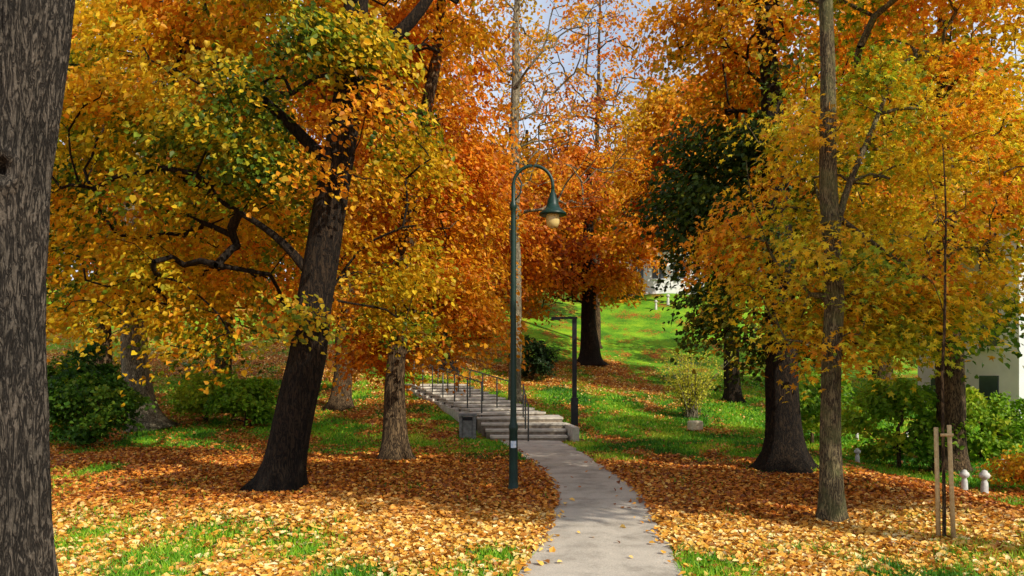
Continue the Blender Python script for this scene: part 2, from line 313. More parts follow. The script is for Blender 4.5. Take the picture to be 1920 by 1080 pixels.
def tree(name, trunk, bark, ells, K, nleaf, size, stops, kind="heart", seed=1, minz=1.6, spread=0.38, flare=0.7,
         twig=0.006, cfreq=0.35, cshift=None, sides=14, step=0.45, limbs=(), keep=0.75, ridges=6, extra_radfn=None, tstep=0.22, val=(0.5, 1.35), ctmax=4, camp=.28):
    r = np.random.default_rng(seed)
    base = np.array(trunk[0][:3]); base[2] = H1(base[0], base[1]) - 0.08
    tr = [list(base) + [trunk[0][3]]] + [list(t) for t in trunk[1:]]
    T = smooth_poly(tr, tstep)
    wig = NZ(T[:, :3] * 0 + T[:, 2:3] + seed, 0.35) * 0.02
    T[:, 0] += wig * sstep(0, 2, T[:, 2])
    G = Geo()
    ph = r.uniform(0, 6.28, 3)
    def rf(pts, a, rr):
        z = np.maximum(pts[:, 2] - base[2], 0)[:, None]
        fl = flare * np.exp(-z / 0.22) * (0.75 + 0.45 * np.sin(5 * a[None] + ph[0]) + 0.3 * np.sin(3 * a[None] + ph[1])) + 0.18 * flare * np.exp(-z / 0.9)
        bump = 0.04 * np.sin(ridges * a[None] + ph[2] + 0.7 * z) + 0.03 * np.sin(2 * a[None] + z * 1.7 + ph[1])
        rr = rr * (1 + fl + bump)
        if extra_radfn: rr = extra_radfn(pts, a, rr)
        return rr
    G.tube(T[:, :3], T[:, 3], sides, radfn=rf)
    pos = [p_ for p_ in T[:, :3]]; par = [-1] + list(range(len(T) - 1)); trn = len(T)
    elig = [p_[2] > minz for p_ in T[:, :3]]
    tr_r = list(T[:, 3])
    for lb in limbs:
        P = smooth_poly(lb, tstep); d = np.linalg.norm(np.array(pos) - P[0, :3], axis=1); k0 = int(np.argmin(d))
        G.tube(P[:, :3], P[:, 3], 8)
        last = k0
        for q in P: pos.append(q[:3]); par.append(last); last = len(pos) - 1; elig.append(True); tr_r.append(q[3])
    ntr = len(pos)
    A, aid = in_ell(K, ells, r)
    dd = np.min(np.linalg.norm(A[:, None] - np.array(pos)[None], axis=2), axis=1)
    A = A[np.argsort(dd)]
    chains = []
    buf = np.zeros((ntr + K * 60, 3)); buf[:ntr] = np.array(pos); el = np.zeros(len(buf), bool); el[:ntr] = elig
    par_a = np.full(len(buf), -1); par_a[:ntr] = par; n = ntr
    for a in A:
        dv = a[None] - buf[:n]; dist = np.linalg.norm(dv, axis=1)
        cost = dist + 1.1 * np.maximum(0, -dv[:, 2] + 0.15 * dist) + (~el[:n]) * 1e6
        cost[:trn] += 0.3
        k0 = int(np.argmin(cost)); d = dist[k0]
        if d < 0.12: continue
        m_ = min(max(2, int(d / step) + 1), 50)
        t = (np.arange(1, m_ + 1) / m_)[:, None]
        P = buf[k0] + (a - buf[k0]) * t
        P[:, 2] += np.sin(t[:, 0] * math.pi * .9) * d * 0.10
        if m_ > 1: P[:-1] += r.normal(size=(m_ - 1, 3)) * 0.05 * min(1, d)
        if n + m_ >= len(buf): break
        buf[n:n + m_] = P; el[n:n + m_] = True
        par_a[n] = k0; par_a[n + 1:n + m_] = np.arange(n, n + m_ - 1)
        chains.append((k0, n, n + m_)); n += m_
    cnt = np.zeros(n)
    for k0, a0, a1 in chains: cnt[a1 - 1] += 1
    for i in range(n - 1, ntr - 1, -1):
        if par_a[i] >= ntr: cnt[par_a[i]] += cnt[i]
    rad = twig * (np.maximum(cnt, 0.4)) ** 0.5
    rad[:ntr] = np.array(tr_r)
    for k0, a0, a1 in chains:
        pts = np.vstack([buf[k0], buf[a0:a1]]); rr = np.r_[min(rad[k0], rad[a0] * 1.25), rad[a0:a1]]
        G.tube(pts, rr, 6 if rr[0] > 0.03 else 4, cap=False)
    root = empty(name, tuple(base))
    tob = G.obj("trunk_and_limbs", bark, smooth=True); parent(tob, root)
    if nleaf:
        c = buf[ntr:n]; cc = cnt[ntr:n]
        c = c[cc <= ctmax]; c = c[r.random(len(c)) < keep]
        wts = r.gamma(1.3, 1, len(c)); wts /= wts.sum()
        idx = r.choice(len(c), nleaf, p=wts)
        off = np.clip(r.normal(size=(nleaf, 3)), -1.9, 1.9) * np.array([spread, spread, spread * 0.42])
        hd = np.linalg.norm(off[:, :2], axis=1); off[:, 2] -= 0.45 * hd ** 2 / max(spread, .1) * .7
        C = c[idx] + off
        ok = C[:, 2] > H(C[:, 0], C[:, 1]) + 0.15
        C = C[ok]; idx = idx[ok]; nl = len(C)
        cen = np.array([np.mean([e[0] for e in ells]), np.mean([e[1] for e in ells]), 0])
        outv = C - cen; outv[:, 2] = 0; outv /= np.linalg.norm(outv, axis=1, keepdims=True) + .3
        Nn = np.array([0, 0, .65]) + outv * 0.6 + r.normal(size=(nl, 3)) * 0.5
        Nn /= np.linalg.norm(Nn, axis=1, keepdims=True)
        D = outv + r.normal(size=(nl, 3)) * .7 + np.array([0, 0, -0.5])
        ctr = c[idx]
        t = 0.5 + camp * NZ(ctr + seed * 13.7, cfreq) + 0.13 * r.normal(size=len(c))[idx] + r.normal(size=nl) * 0.13
        if cshift is not None: t = t + cshift(C)
        cols = ramp_cols(np.clip(t, 0, 1), stops) * r.uniform(val[0], val[1], nl)[:, None]
        V, Q, CC = leaf_geo(C, Nn, D, size * r.uniform(.6, 1.2, nl), np.clip(cols, 0, .92), kind)
        fo = build_mesh("foliage", V, Q, cols=CC, mat=M_leaf); parent(fo, root)
    return root

GOLD = [(0, (0.05, 0.11, 0.01)), (.24, (0.17, 0.25, 0.012)), (.42, (0.64, 0.48, 0.018)), (.7, (0.86, 0.48, 0.018)), (1, (0.78, 0.27, 0.014))]
ORNG = [(0, (0.66, 0.42, 0.016)), (.25, (0.84, 0.42, 0.016)), (.55, (0.86, 0.31, 0.014)), (.8, (0.66, 0.17, 0.012)), (1, (0.38, 0.085, 0.01))]
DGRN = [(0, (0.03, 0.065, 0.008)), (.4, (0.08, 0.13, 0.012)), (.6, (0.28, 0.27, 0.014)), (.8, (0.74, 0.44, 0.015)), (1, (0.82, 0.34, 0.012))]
MAPL = [(0, (0.09, 0.21, 0.012)), (.25, (0.36, 0.43, 0.018)), (.48, (0.84, 0.62, 0.025)), (.75, (0.88, 0.46, 0.02)), (1, (0.80, 0.25, 0.014))]
GREN = [(0, (0.03, 0.09, 0.01)), (.5, (0.08, 0.20, 0.012)), (.8, (0.20, 0.34, 0.02)), (1, (0.42, 0.44, 0.02))]

def fg_rad(pts, a, rr):
    z = pts[:, 2][:, None]; A = a[None] + 0 * z
    th = A + 0.10 * np.sin(z * 2.1) + .05 * np.sin(z * 6.3 + 3 * A)
    f = np.abs(np.sin(th * 17 + 1.1 * np.sin(z * 3.1 + 4 * A) + .8 * np.sin(z * 7.7 + A * 9)))
    f2 = np.abs(np.sin(th * 29 + 1.3 * np.sin(z * 5.3 - 5 * A)))
    rr = rr * (1 - 0.09 * (1 - f) ** 2 - 0.05 * (1 - f2) ** 2)
    d2 = ((A - 1.64 * math.pi) * .22) ** 2 + ((z - 2.88) * .8) ** 2
    return rr + .035 * np.exp(-d2 / .018) + .03 * np.exp(-(np.sqrt(d2) - .08) ** 2 / .0006) - .11 * np.exp(-d2 / .0022)
tree("large_linden_tree", [(-3.02, 4.5, 0, .26), (-3.05, 4.5, .8, .225), (-3.06, 4.5, 2.0, .215), (-3.04, 4.5, 2.9, .225), (-2.98, 4.5, 3.8, .27), (-2.95, 4.6, 4.4, .27), (-2.9, 4.6, 7, .2), (-3, 4.5, 9, .1)],
     M_bark_grey, [(-3.4, 5.0, 8.0, 3.0, 2.8, 2.0)], 100, 6000, .12, GOLD, seed=21, minz=4.6, sides=220, tstep=0.03, flare=.35, extra_radfn=fg_rad)

tree("leaning_linden_tree", [(-3.22, 10.3, 0, .27), (-3.12, 10.3, .6, .25), (-2.88, 10.35, 1.7, .245), (-2.68, 10.4, 3.17, .24), (-2.39, 10.4, 4.64, .21), (-2.22, 10.5, 6.1, .19), (-2.15, 10.6, 8, .15), (-2.2, 10.6, 10.5, .06)],
     M_bark_dark,
     [(-5.4, 11.6, 4.9, 2.5, 1.9, 2.7), (-5.3, 11.0, 2.7, 1.5, 1.0, .9), (-2.9, 11.9, 8.7, 3.3, 2.6, 2.3), (-1.75, 12.4, 4.2, 1.05, 1.0, 2.0),
      (-3.0, 12.0, 2.8, 1.2, .5, .7), (-2.2, 9.7, 5.7, 0.9, .4, .7, .6), (-4.0, 9.9, 4.8, .5, .5, 1.2), (-5.9, 10.2, 5.4, 1.2, 1.0, 1.4), (-2.75, 9.8, 2.55, .35, .15, .22, .15), (-2.5, 9.85, 4.3, .35, .15, .3, .15)],
     480, 72000, .084, GOLD, seed=5, minz=2.0, spread=.31,
     limbs=[[(-2.2, 10.45, 5.9, .12), (-1.95, 10.4, 6.2, .11), (-1.5, 10.4, 6.45, .09), (-1.2, 10.4, 6.85, .08), (-.6, 10.6, 8, .04)],
            [(-2.75, 10.4, 3.0, .08), (-3.0, 10.3, 3.35, .06), (-3.3, 10.3, 3.65, .05), (-3.9, 10.6, 4.0, .04), (-4.9, 10.9, 4.6, .03)],
            [(-2.45, 10.4, 4.5, .1), (-3.2, 10.7, 5.3, .08), (-4.2, 11.0, 6.2, .05), (-5.2, 11.3, 6.9, .03)]],
     cshift=lambda C: -0.03 + 0.18 * sstep(-4.2, -2, C[:, 0]) - 0.24 * sstep(-4.2, -5.2, C[:, 0]) * sstep(5.8, 3.6, C[:, 2]) * sstep(-7.5, -5.5, C[:, 0]), camp=.28, cfreq=.45)

tree("linden_tree", [(-2.2, 14, 0, .22), (-2.2, 14, .8, .19), (-2.15, 14, 2.0, .17), (-1.9, 14.1, 5, .14), (-1.4, 14.2, 8, .10), (-1.2, 14.2, 10, .04)], M_bark_brown,
     [(-2.0, 15.0, 5.4, 2.0, 2.0, 2.8), (-1.9, 14.9, 2.8, 1.9, 1.3, .9), (-3.2, 15, 8.2, 1.6, 1.6, 1.2)], 270, 36000, .095, ORNG, seed=8, minz=2.3, flare=1.0,
     cshift=lambda C: 0.04 + .0 * C[:, 2])
tree("old_linden_tree", [(-9.75, 20, 0, .45), (-9.9, 20, .7, .36), (-10.1, 20, 2, .32), (-10.2, 20, 6, .25), (-9.8, 20, 11, .1)], M_bark_pale,
     [(-9.2, 19.0, 7.5, 4.2, 3, 4.4), (-8.5, 18.5, 3.6, 3.0, 1.6, 1.0)], 260, 24000, .15, GOLD, seed=9, minz=2.8, flare=.6,
     cshift=lambda C: .0)
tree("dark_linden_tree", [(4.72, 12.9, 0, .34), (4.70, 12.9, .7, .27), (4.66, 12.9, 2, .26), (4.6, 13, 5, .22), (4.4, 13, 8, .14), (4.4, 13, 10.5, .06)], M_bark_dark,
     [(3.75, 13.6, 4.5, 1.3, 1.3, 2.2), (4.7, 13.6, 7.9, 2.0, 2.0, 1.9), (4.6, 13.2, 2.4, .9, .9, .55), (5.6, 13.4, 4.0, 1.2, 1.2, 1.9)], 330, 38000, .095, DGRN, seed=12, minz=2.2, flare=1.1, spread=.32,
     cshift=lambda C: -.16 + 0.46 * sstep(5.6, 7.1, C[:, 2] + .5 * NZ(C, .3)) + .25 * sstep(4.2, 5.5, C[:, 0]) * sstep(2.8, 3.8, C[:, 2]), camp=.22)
tree("slim_maple_tree", [(3.76, 8.8, 0, .135), (3.76, 8.8, 1, .12), (3.78, 8.8, 2.5, .11), (3.74, 8.8, 4.5, .09), (3.70, 8.8, 6.5, .07), (3.68, 8.8, 8.5, .03)], M_bark_mossy,
     [(5.0, 9.9, 4.4, 1.6, 1.0, 2.1), (4.0, 9.1, 2.3, 1.0, .6, .5, 1.0), (3.15, 9.3, 4.7, .7, .5, .5), (3.0, 9.5, 3.3, .5, .5, .6, .5), (5.2, 9.6, 7.3, 2.0, 1.3, 1.0), (3.75, 8.68, 1.35, .12, .10, .45, .03), (5.0, 9.4, 2.6, 1.3, .6, .5, 1.3), (3.75, 8.6, 3.1, .5, .2, .4, .25), (3.75, 8.6, 4.6, .5, .2, .4, .15)],
     380, 25000, .10, MAPL, kind="maple", seed=16, minz=1.0, flare=.5, cfreq=.6,
     limbs=[[(3.77, 8.8, 3.2, .05), (4.0, 8.95, 3.9, .04), (4.4, 9.2, 4.6, .03), (4.9, 9.5, 5.6, .02)], [(3.76, 8.8, 3.6, .04), (3.9, 9.0, 3.6, .035), (4.6, 9.4, 3.3, .025), (5.3, 9.6, 2.9, .02)]],
     cshift=lambda C: 0.0 + .24 * sstep(3.6, 5.6, C[:, 0]) * sstep(3.0, 4.2, C[:, 2]) - .22 * sstep(3.9, 4.6, C[:, 0]) * sstep(3.0, 2.3, C[:, 2]), spread=.26, camp=.22)
tree("golden_maple_tree", [(9.4, 16, 0, .3), (9.4, 16, 3, .24), (9.2, 16, 8, .12), (9.2, 16, 11, .05)], M_bark_brown,
     [(9.2, 16, 6.2, 2.9, 2.2, 3.4), (8.8, 15.4, 9.6, 2.6, 2, 1.8), (8.6, 15, 3.2, 2.4, 1.3, .9)], 280, 25000, .12, MAPL, kind="heart", seed=18, minz=2.6,
     cshift=lambda C: 0.20 - .45 * sstep(4.2, 2.6, C[:, 2]), camp=.22)
tree("bare_birch_tree", [(0.1, 26, 0, .2), (0.12, 26, 4, .2), (.1, 26, 9, .17), (.15, 26, 14, .12), (.3, 26, 19, .04)], M_bark_pale,
     [(0.6, 26, 13.5, 3.6, 2.5, 4.5), (1.5, 26, 9.5, 3.5, 2.5, 2.4)], 340, 5200, .12, ORNG, seed=22, minz=6, twig=.008, step=.6, cshift=lambda C: -.1, ctmax=2, spread=.3)
tree("bare_ash_tree", [(5.0, 44, 0, .2), (5.0, 44, 6, .2), (5.0, 44, 14, .14), (5.2, 44, 24, .05)], M_bark_brown,
     [(4.6, 44, 19, 5.5, 3, 6)], 340, 5500, .19, ORNG, seed=23, minz=9, twig=.010, step=.8, ctmax=2)
tree("beech_tree", [(4.0, 38, 0, .55), (3.9, 38, 4, .4), (3.9, 38, 8, .3), (3.9, 38, 13, .1)], M_bark_dark, [(3.7, 38, 9.1, 4.8, 3.6, 3.9), (1.8, 37, 6.6, 3.2, 2.6, 1.8)], 300, 25000, .2, ORNG, seed=31, minz=4, spread=.5, step=.7, cshift=lambda C: -.05)
tree("beech_tree", [(-2.8, 32, 0, .35), (-2.7, 32, 5, .28), (-2.6, 32, 12, .1)], M_bark_dark, [(-2.4, 32, 7.6, 4.4, 3.2, 3.8), (-3.6, 31, 12, 2.2, 2.6, 2.2)], 290, 24000, .18, ORNG, seed=32, minz=3.4, spread=.45, step=.7)
tree("beech_tree", [(1.0, 50, 0, .4), (1, 50, 8, .3), (1, 50, 18, .1)], M_bark_dark, [(1.0, 50, 12.5, 8, 4, 5)], 220, 16000, .32, ORNG, seed=33, minz=8, spread=.8, step=1, cshift=lambda C: -.1)
tree("beech_tree", [(15.5, 54, 0, .4), (15.2, 54, 12, .3), (14.5, 54, 22, .1)], M_bark_dark, [(13.0, 54, 18, 6.5, 4, 5)], 220, 14000, .32, ORNG, seed=43, minz=12, spread=.8, step=1, cshift=lambda C: -.15)
tree("beech_tree", [(8.6, 29, 0, .3), (8.4, 29, 5, .26), (8.0, 29, 13, .1)], M_bark_dark, [(7.5, 29, 9.9, 3.0, 2.4, 4.0), (5.8, 28.5, 7.8, 1.8, 1.8, 1.5)], 260, 23000, .17, ORNG, seed=34, minz=4, spread=.42, step=.7, cshift=lambda C: -.15)
tree("beech_tree", [(-5.4, 23.5, 0, .3), (-5.2, 24, 6, .25), (-4.8, 24, 13, .1)], M_bark_brown, [(-5.0, 24, 9, 3.2, 2.3, 4.6), (-5.4, 23.5, 4.4, 2.6, 1.8, 1.5), (-2.4, 24, 12, 1.8, 1.4, 2, 8)], 280, 21000, .16, ORNG, seed=35, minz=3, spread=.4, step=.6, cshift=lambda C: -.15)
tree("maple_tree", [(-10.5, 27, 0, .3), (-10.2, 27, 6, .25), (-10, 27, 15, .1)], M_bark_brown, [(-10, 27, 10, 4.2, 3, 6), (-9.5, 26, 4.4, 4, 2, 1.8)], 260, 19000, .19, GOLD, seed=36, minz=3, spread=.5, step=.7, cshift=lambda C: .08)
tree("maple_tree", [(-17, 31, 0, .4), (-17, 31, 6, .3), (-17, 31, 16, .1)], M_bark_brown, [(-17, 31, 10, 6, 4, 7)], 240, 16000, .25, GOLD, seed=37, minz=3, spread=.6, step=.8)
tree("maple_tree", [(13.4, 27, 0, .35), (13.4, 27, 6, .3), (13.4, 27, 15, .1)], M_bark_brown, [(13.2, 27, 9.5, 4.2, 3.0, 5.0), (12.6, 26, 4.6, 3.0, 2, 1.6)], 260, 18000, .18, MAPL, seed=38, minz=3, spread=.5, step=.8, cshift=lambda C: .08)
tree("maple_tree", [(21, 33, 0, .4), (21, 33, 6, .3), (21, 33, 16, .1)], M_bark_brown, [(20, 34, 10.5, 5, 3, 5)], 200, 11000, .24, MAPL, seed=39, minz=3, spread=.6, step=.8, cshift=lambda C: .05)
# unseen trees added right of the viewpoint, crowns shaped to shade the lawn
tree("added_shade_tree", [(9.4, 2.6, 0, .3), (9.4, 2.6, 4, .25), (9.1, 2.6, 8, .15), (9.1, 2.6, 11, .05)], M_bark_brown, [(8.4, 2.7, 8.4, 5.4, 1.5, 1.5)], 180, 14000, .2, GOLD, seed=41, minz=4, spread=.4)
tree("added_shade_tree", [(12.6, 9.0, 0, .3), (12.5, 9.2, 4, .25), (12.4, 9.4, 7, .15), (12.4, 9.4, 9, .05)], M_bark_brown, [(12.2, 9.5, 6.8, 2.9, 1.6, 1.7)], 110, 8000, .2, GOLD, seed=42, minz=3.5, spread=.4)

def distant():
    r = np.random.default_rng(77); Vs = []; Qs = []; Cs = []; n0 = 0; G = Geo()
    spots = []
    for k in range(46):
        ang = -0.85 + 1.7 * k / 45 + r.normal() * .01; d = r.uniform(62, 95); x = math.tan(ang) * d * .9; y = d
        if 5 < x < 24 and y < 90: y = r.uniform(80, 98)
        spots.append((x, y))
    for x, y in spots:
        g0 = H1(x, y); hh = r.uniform(10, 15) if abs(x - 3) > 14 else r.uniform(7, 10)
        rx = r.uniform(4.5, 6.5); nl = 1900
        C, _ = in_ell(70, [(x, y, g0 + hh * .5, rx, rx * .8, hh * .5)], r, .3)
        idx = r.integers(0, 70, nl); P = C[idx] + r.normal(size=(nl, 3)) * np.array([.9, .9, .5])
        Nn = rand_unit(nl, r) + np.array([0, -.2, .6]); Nn /= np.linalg.norm(Nn, axis=1, keepdims=True)
        t = np.clip(.5 + .2 * r.normal() + .15 * r.normal(size=70)[idx] + .1 * r.normal(size=nl), 0, 1)
        st = [ORNG, GOLD, ORNG, MAPL][r.integers(4)]
        V, Q, CC = leaf_geo(P, Nn, rand_unit(nl, r), r.uniform(.35, .7, nl), ramp_cols(t, st) * r.uniform(.6, 1.1, nl)[:, None], "simple")
        Vs.append(V); Qs.append(Q + n0); Cs.append(CC); n0 += len(V)
        G.tube([(x, y, g0 - .3), (x + .2, y, g0 + hh * .3), (x, y, g0 + hh * .8)], [.35, .25, .08], 6)
    e = empty("distant_trees"); parent(build_mesh("foliage", np.vstack(Vs), np.vstack(Qs), cols=np.vstack(Cs), mat=M_leaf), e); parent(G.obj("trunks", M_bark_dark, True), e)
distant()

# ------------------------------------------------------------------ shrubs
def shrub(name, x, y, rx, ry, hh, nleaf, size, stops, seed, bark=None, val=(.6, 1.2), K=70, spread=.16):
    z = H1(x, y)
    tree(name, [(x, y, 0, .05), (x, y, z + hh * .25, .04), (x, y, z + hh * .5, .02)], bark or M_bark_brown, [(x, y, z + hh * .52, rx, ry, hh * .5)], K, nleaf, size, stops, seed=seed, minz=z + .03,
         spread=spread, step=.2, flare=.2, sides=8, cfreq=.8, val=val, keep=.95, tstep=.08)
YGRN = [(0, (.10, .25, .01)), (.6, (.27, .46, .02)), (1, (.55, .58, .03))]
shrub("green_shrub", -9.7, 17.0, 1.2, .9, 1.75, 7000, .09, GREN, 51)
shrub("green_shrub", -8.6, 21.0, .8, .8, 1.6, 5000, .10, YGRN, 52)
shrub("green_shrub", -7.2, 20.2, .85, .8, 1.4, 4500, .10, YGRN, 53)
shrub("green_shrub", -12.9, 21.5, 1.8, 1.2, 2.4, 7000, .12, GREN, 54)
shrub("yew_shrub", .9, 32, .95, .9, 1.9, 3500, .12, [(0, (.01, .03, .008)), (1, (.05, .10, .02))], 55)
shrub("green_shrub", 8.6, 16.6, 1.4, 1.0, 2.0, 7000, .10, YGRN, 56)
shrub("green_shrub", 11.2, 17.8, 1.3, 1.0, 1.7, 6000, .10, YGRN, 57)
shrub("green_shrub", 8.2, 20.4, 1.2, .9, 2.0, 5000, .11, YGRN, 58)
shrub("rose_shrub", 9.4, 13.2, .9, .6, .9, 3000, .07, MAPL, 59)
for i, (sx_, sy_) in enumerate(((8.6, 60), (17.5, 60), (27, 62), (21, 72))):
    shrub("hillside_shrub", sx_, sy_, 1.8, 1.3, 2.2, 3000, .24, [ORNG, YGRN][i % 2], 90 + i, spread=.4)
def twiggy():
    r = np.random.default_rng(5); x, y = 6.0, 25.0; z = H1(x, y); G = Geo(); c = []
    for i in range(110):
        a = r.uniform(0, 6.28); l = r.uniform(1.0, 2.4); o = r.uniform(.1, .55)
        t = np.linspace(0, 1, 6); rr = o * l * t ** 1.5
        P = np.stack([x + r.normal() * .12 + np.cos(a) * rr * 1.2, y + r.normal() * .12 + np.sin(a) * rr, z - .03 + l * t * (1 - .25 * o * t)], 1)
        G.tube(P, np.linspace(.014, .004, 6), 4, cap=False); c.append(P[2:])
    c = np.vstack(c); nl = 4200; C = c[r.integers(0, len(c), nl)] + r.normal(size=(nl, 3)) * .08
    V, Q, CC = leaf_geo(C, rand_unit(nl, r), rand_unit(nl, r), r.uniform(.05, .09, nl), ramp_cols(r.random(nl), [(0, (.40, .46, .03)), (1, (.80, .68, .08))]), "simple")
    e = empty("forsythia_shrub", (x, y, z)); parent(G.obj("stems", M_bark_pale, True), e); parent(build_mesh("foliage", V, Q, cols=CC, mat=M_leaf), e)
twiggy()

# ------------------------------------------------------------------ fallen leaves and grass
def scatter(n, ymin, ymax, r):
    y = np.exp(r.uniform(math.log(ymin), math.log(ymax), n)); x = r.uniform(-1, 1, n) * (y * .80 + 1.5); return x, y
def on_path(x, y, mrg=0.0): return (np.abs(x - path_c(y)) < path_w(y) / 2 + mrg) & (y < 18.6)
def in_stairs(x, y):
    t = (y - 18.3) / 10.2; c = .45 - t * 3.0
    return (y > 18.3) & (y < 28.8) & (np.abs(x - c) < 1.3)
r = np.random.default_rng(100)
x, y = scatter(560000, 4.2, 42, r)
L = leafy(x, y); keepm = (r.random(len(x)) < L ** 1.4 * .85 + .035) & ~in_stairs(x, y)
edge = np.abs(x - path_c(y)) - path_w(y) / 2
keepm &= ~((edge < 0) & (r.random(len(x)) > 0.002 + .7 * np.exp(edge / .045)) & (y < 18.6))
x, y = x[keepm], y[keepm]; n = len(x)
z = H(x, y) + np.where(on_path(x, y), .045, r.uniform(.008, .05, n))
Nn = np.array([0, 0, 1.]) + r.normal(size=(n, 3)) * .38; Nn /= np.linalg.norm(Nn, axis=1, keepdims=True)
PALE = [(0, (.26, .09, .02)), (.22, (.56, .22, .02)), (.5, (.78, .41, .05)), (.8, (.84, .56, .15)), (1, (.86, .72, .38))]
RUST_SHADE = [(0, (.12, .035, .012)), (.3, (.36, .085, .012)), (.6, (.58, .17, .014)), (.85, (.72, .29, .025)), (1, (.76, .46, .10))]  # rust leaf colours, darkened to paint in the shade of the middle band
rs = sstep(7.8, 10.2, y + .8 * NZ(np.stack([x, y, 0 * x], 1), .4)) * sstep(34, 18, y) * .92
t = r.random(n); cols = ramp_cols(t, PALE) * (1 - rs)[:, None] + ramp_cols(t, RUST_SHADE) * rs[:, None]
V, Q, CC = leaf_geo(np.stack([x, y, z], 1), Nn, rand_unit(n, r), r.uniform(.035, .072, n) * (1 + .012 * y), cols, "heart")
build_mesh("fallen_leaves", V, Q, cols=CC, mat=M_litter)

x, y = scatter(480000, 4.2, 36, r)
L = leafy(x, y); keepm = (r.random(len(x)) > L * 1.06 - .02) & ~on_path(x, y, .0) & ~in_stairs(x, y)
x, y = x[keepm], y[keepm]; n = len(x); z = H(x, y) - .01
hgt = r.uniform(.035, .10, n) * (1 + .01 * y); wd = (.004 + .0009 * y) * r.uniform(.7, 1.3, n); a = r.uniform(0, 6.28, n)
ux, uy = np.cos(a) * wd, np.sin(a) * wd; lean = r.normal(size=(n, 2)) * .5 * hgt[:, None]
V = np.stack([np.stack([x - ux, y - uy, z], 1), np.stack([x + ux, y + uy, z], 1), np.stack([x + lean[:, 0], y + lean[:, 1], z + hgt], 1)], 1).reshape(-1, 3)
T3 = np.arange(n)[:, None] * 3 + np.array([[0, 1, 2]])
gn = np.clip(.45 + .30 * NZ(np.stack([x, y, 0 * x], 1), .6) + r.normal(size=n) * .2, 0, 1)
cols = ramp_cols(gn, [(0, (.035, .13, .01)), (.5, (.14, .37, .015)), (.85, (.32, .55, .02)), (1, (.56, .58, .05))])
build_mesh("grass", V, tris=T3, cols=np.repeat(cols, 3, 0), mat=M_grass)

# ------------------------------------------------------------------ street lamp
M_green = simple_mat("lamp_green_paint", (.003, .020, .014), (.006, .034, .022), 30, .42, .0, .05, .35)
M_glass = simple_mat("lamp_amber_glass", (.55, .40, .14), (.65, .50, .2), 8, .25, 0, .02, .5)
lx0, ly0 = .02, 10.8
e = empty("street_lamp", (lx0, ly0, 0)); G = Geo()
z0 = H1(lx0, ly0) - .03
G.lathe((lx0, ly0, z0), [(0, .0), (.10, 0), (.10, .05), (.085, .07), (.075, .10), (.066, .16), (.06, .9), (.066, .92), (.066, .97), (.05, 1.02), (.044, 1.1), (.040, 2.6), (.036, 4.0), (.036, 4.1), (.05, 4.12), (.05, 4.17), (.032, 4.22), (.028, 4.45)], 24)
al = np.linspace(math.pi, 0, 24); rr = .285; zc = z0 + 4.45
arc = [(lx0, ly0, zc - .05)] + [(lx0 + rr + rr * math.cos(a), ly0, zc + rr * math.sin(a)) for a in al] + [(lx0 + 2 * rr, ly0, zc - .1)]
G.tube(arc, [.025] * len(arc), 12)
G.tube([(lx0, ly0, zc - .25), (lx0 + .10, ly0, zc - .12), (lx0 + .12, ly0, zc + .03), (lx0 + .07, ly0, zc + .12)], [.011] * 4, 8)
parent(G.obj("post_and_arm", M_green, True), e)
G = Geo(); sx = lx0 + 2 * rr
G.lathe((sx, ly0, zc - .48), [(.085, .055), (.195, .05), (.20, .06), (.19, .085), (.14, .12), (.105, .16), (.085, .21), (.075, .28), (.055, .31), (.05, .36), (.03, .38), (.028, .42), (0, .42)], 28)
parent(G.obj("lamp_shade", M_green, True), e)
G = Geo(); G.lathe((sx, ly0, zc - .48), [(.09, .06), (.10, .0), (.095, -.07), (.07, -.12), (.03, -.135), (0, -.137)], 24)
parent(G.obj("lamp_glass", M_glass, True), e)
G = Geo(); a = np.linspace(-2.2, -.9, 8)
v = np.array([[lx0 + .066 * math.cos(t), ly0 + .066 * math.sin(t), zz] for zz in (z0 + .66, z0 + .76) for t in a])
G.add(v, [[i, i + 1, i + 9, i + 8] for i in range(7)]); parent(G.obj("sticker", simple_mat("sticker", (.3, .5, .7), (.8, .8, .8), 40)), e)

M_black = simple_mat("black_metal", (.012, .012, .013), (.02, .02, .022), 30, .45, .3, .05)
px_, py_ = 1.84, 22.0; pz = H1(px_, py_) - .05
e = empty("modern_lamp_post", (px_, py_, pz)); G = Geo()
G.box((px_, py_, pz + .45), (.2, .2, .9)); G.box((px_, py_, pz + 2.06), (.13, .13, 2.32)); G.box((px_ - .30, py_, pz + 3.25), (.76, .14, .06)); G.box((px_ - .56, py_, pz + 3.205), (.28, .12, .03))
parent(G.obj("post", M_black), e)

# ------------------------------------------------------------------ stairs
M_conc = simple_mat("stair_stone", (.38, .34, .27), (.62, .56, .46), 7, .85, 0, .3, .2)
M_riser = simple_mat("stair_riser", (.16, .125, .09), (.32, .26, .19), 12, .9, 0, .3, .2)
e = empty("stone_stairs", (.45, 18.5, 0)); G = Geo(); G2 = Geo()
zz = 0.0; cx_, cy_ = .40, 18.62
for i in range(4):
    zz += .13
    G2.box((cx_, cy_ + .6, zz / 2 - .05), (1.9 + .12 * i, 1.2, zz + .03), .04)
    G.box((cx_, cy_ + .60, zz - .02), (1.94 + .12 * i, 1.26, .05), .04)
    cy_ += .42; cx_ -= .07
ang = math.atan2(3.0, 7.6); sx_, sy_ = cx_ - .1, cy_ + .2
dx, dy = -math.sin(ang), math.cos(ang)
for i in range(10):
    zz += .075; c = (sx_ + dx * .78 * i, sy_ + dy * .78 * i)
    G2.box((c[0] + dx * .8, c[1] + dy * .8, zz - .35), (1.9, 1.6, .68), ang)
    G.box((c[0] + dx * .8, c[1] + dy * .8, zz + .005), (1.96, 1.66, .05), ang)
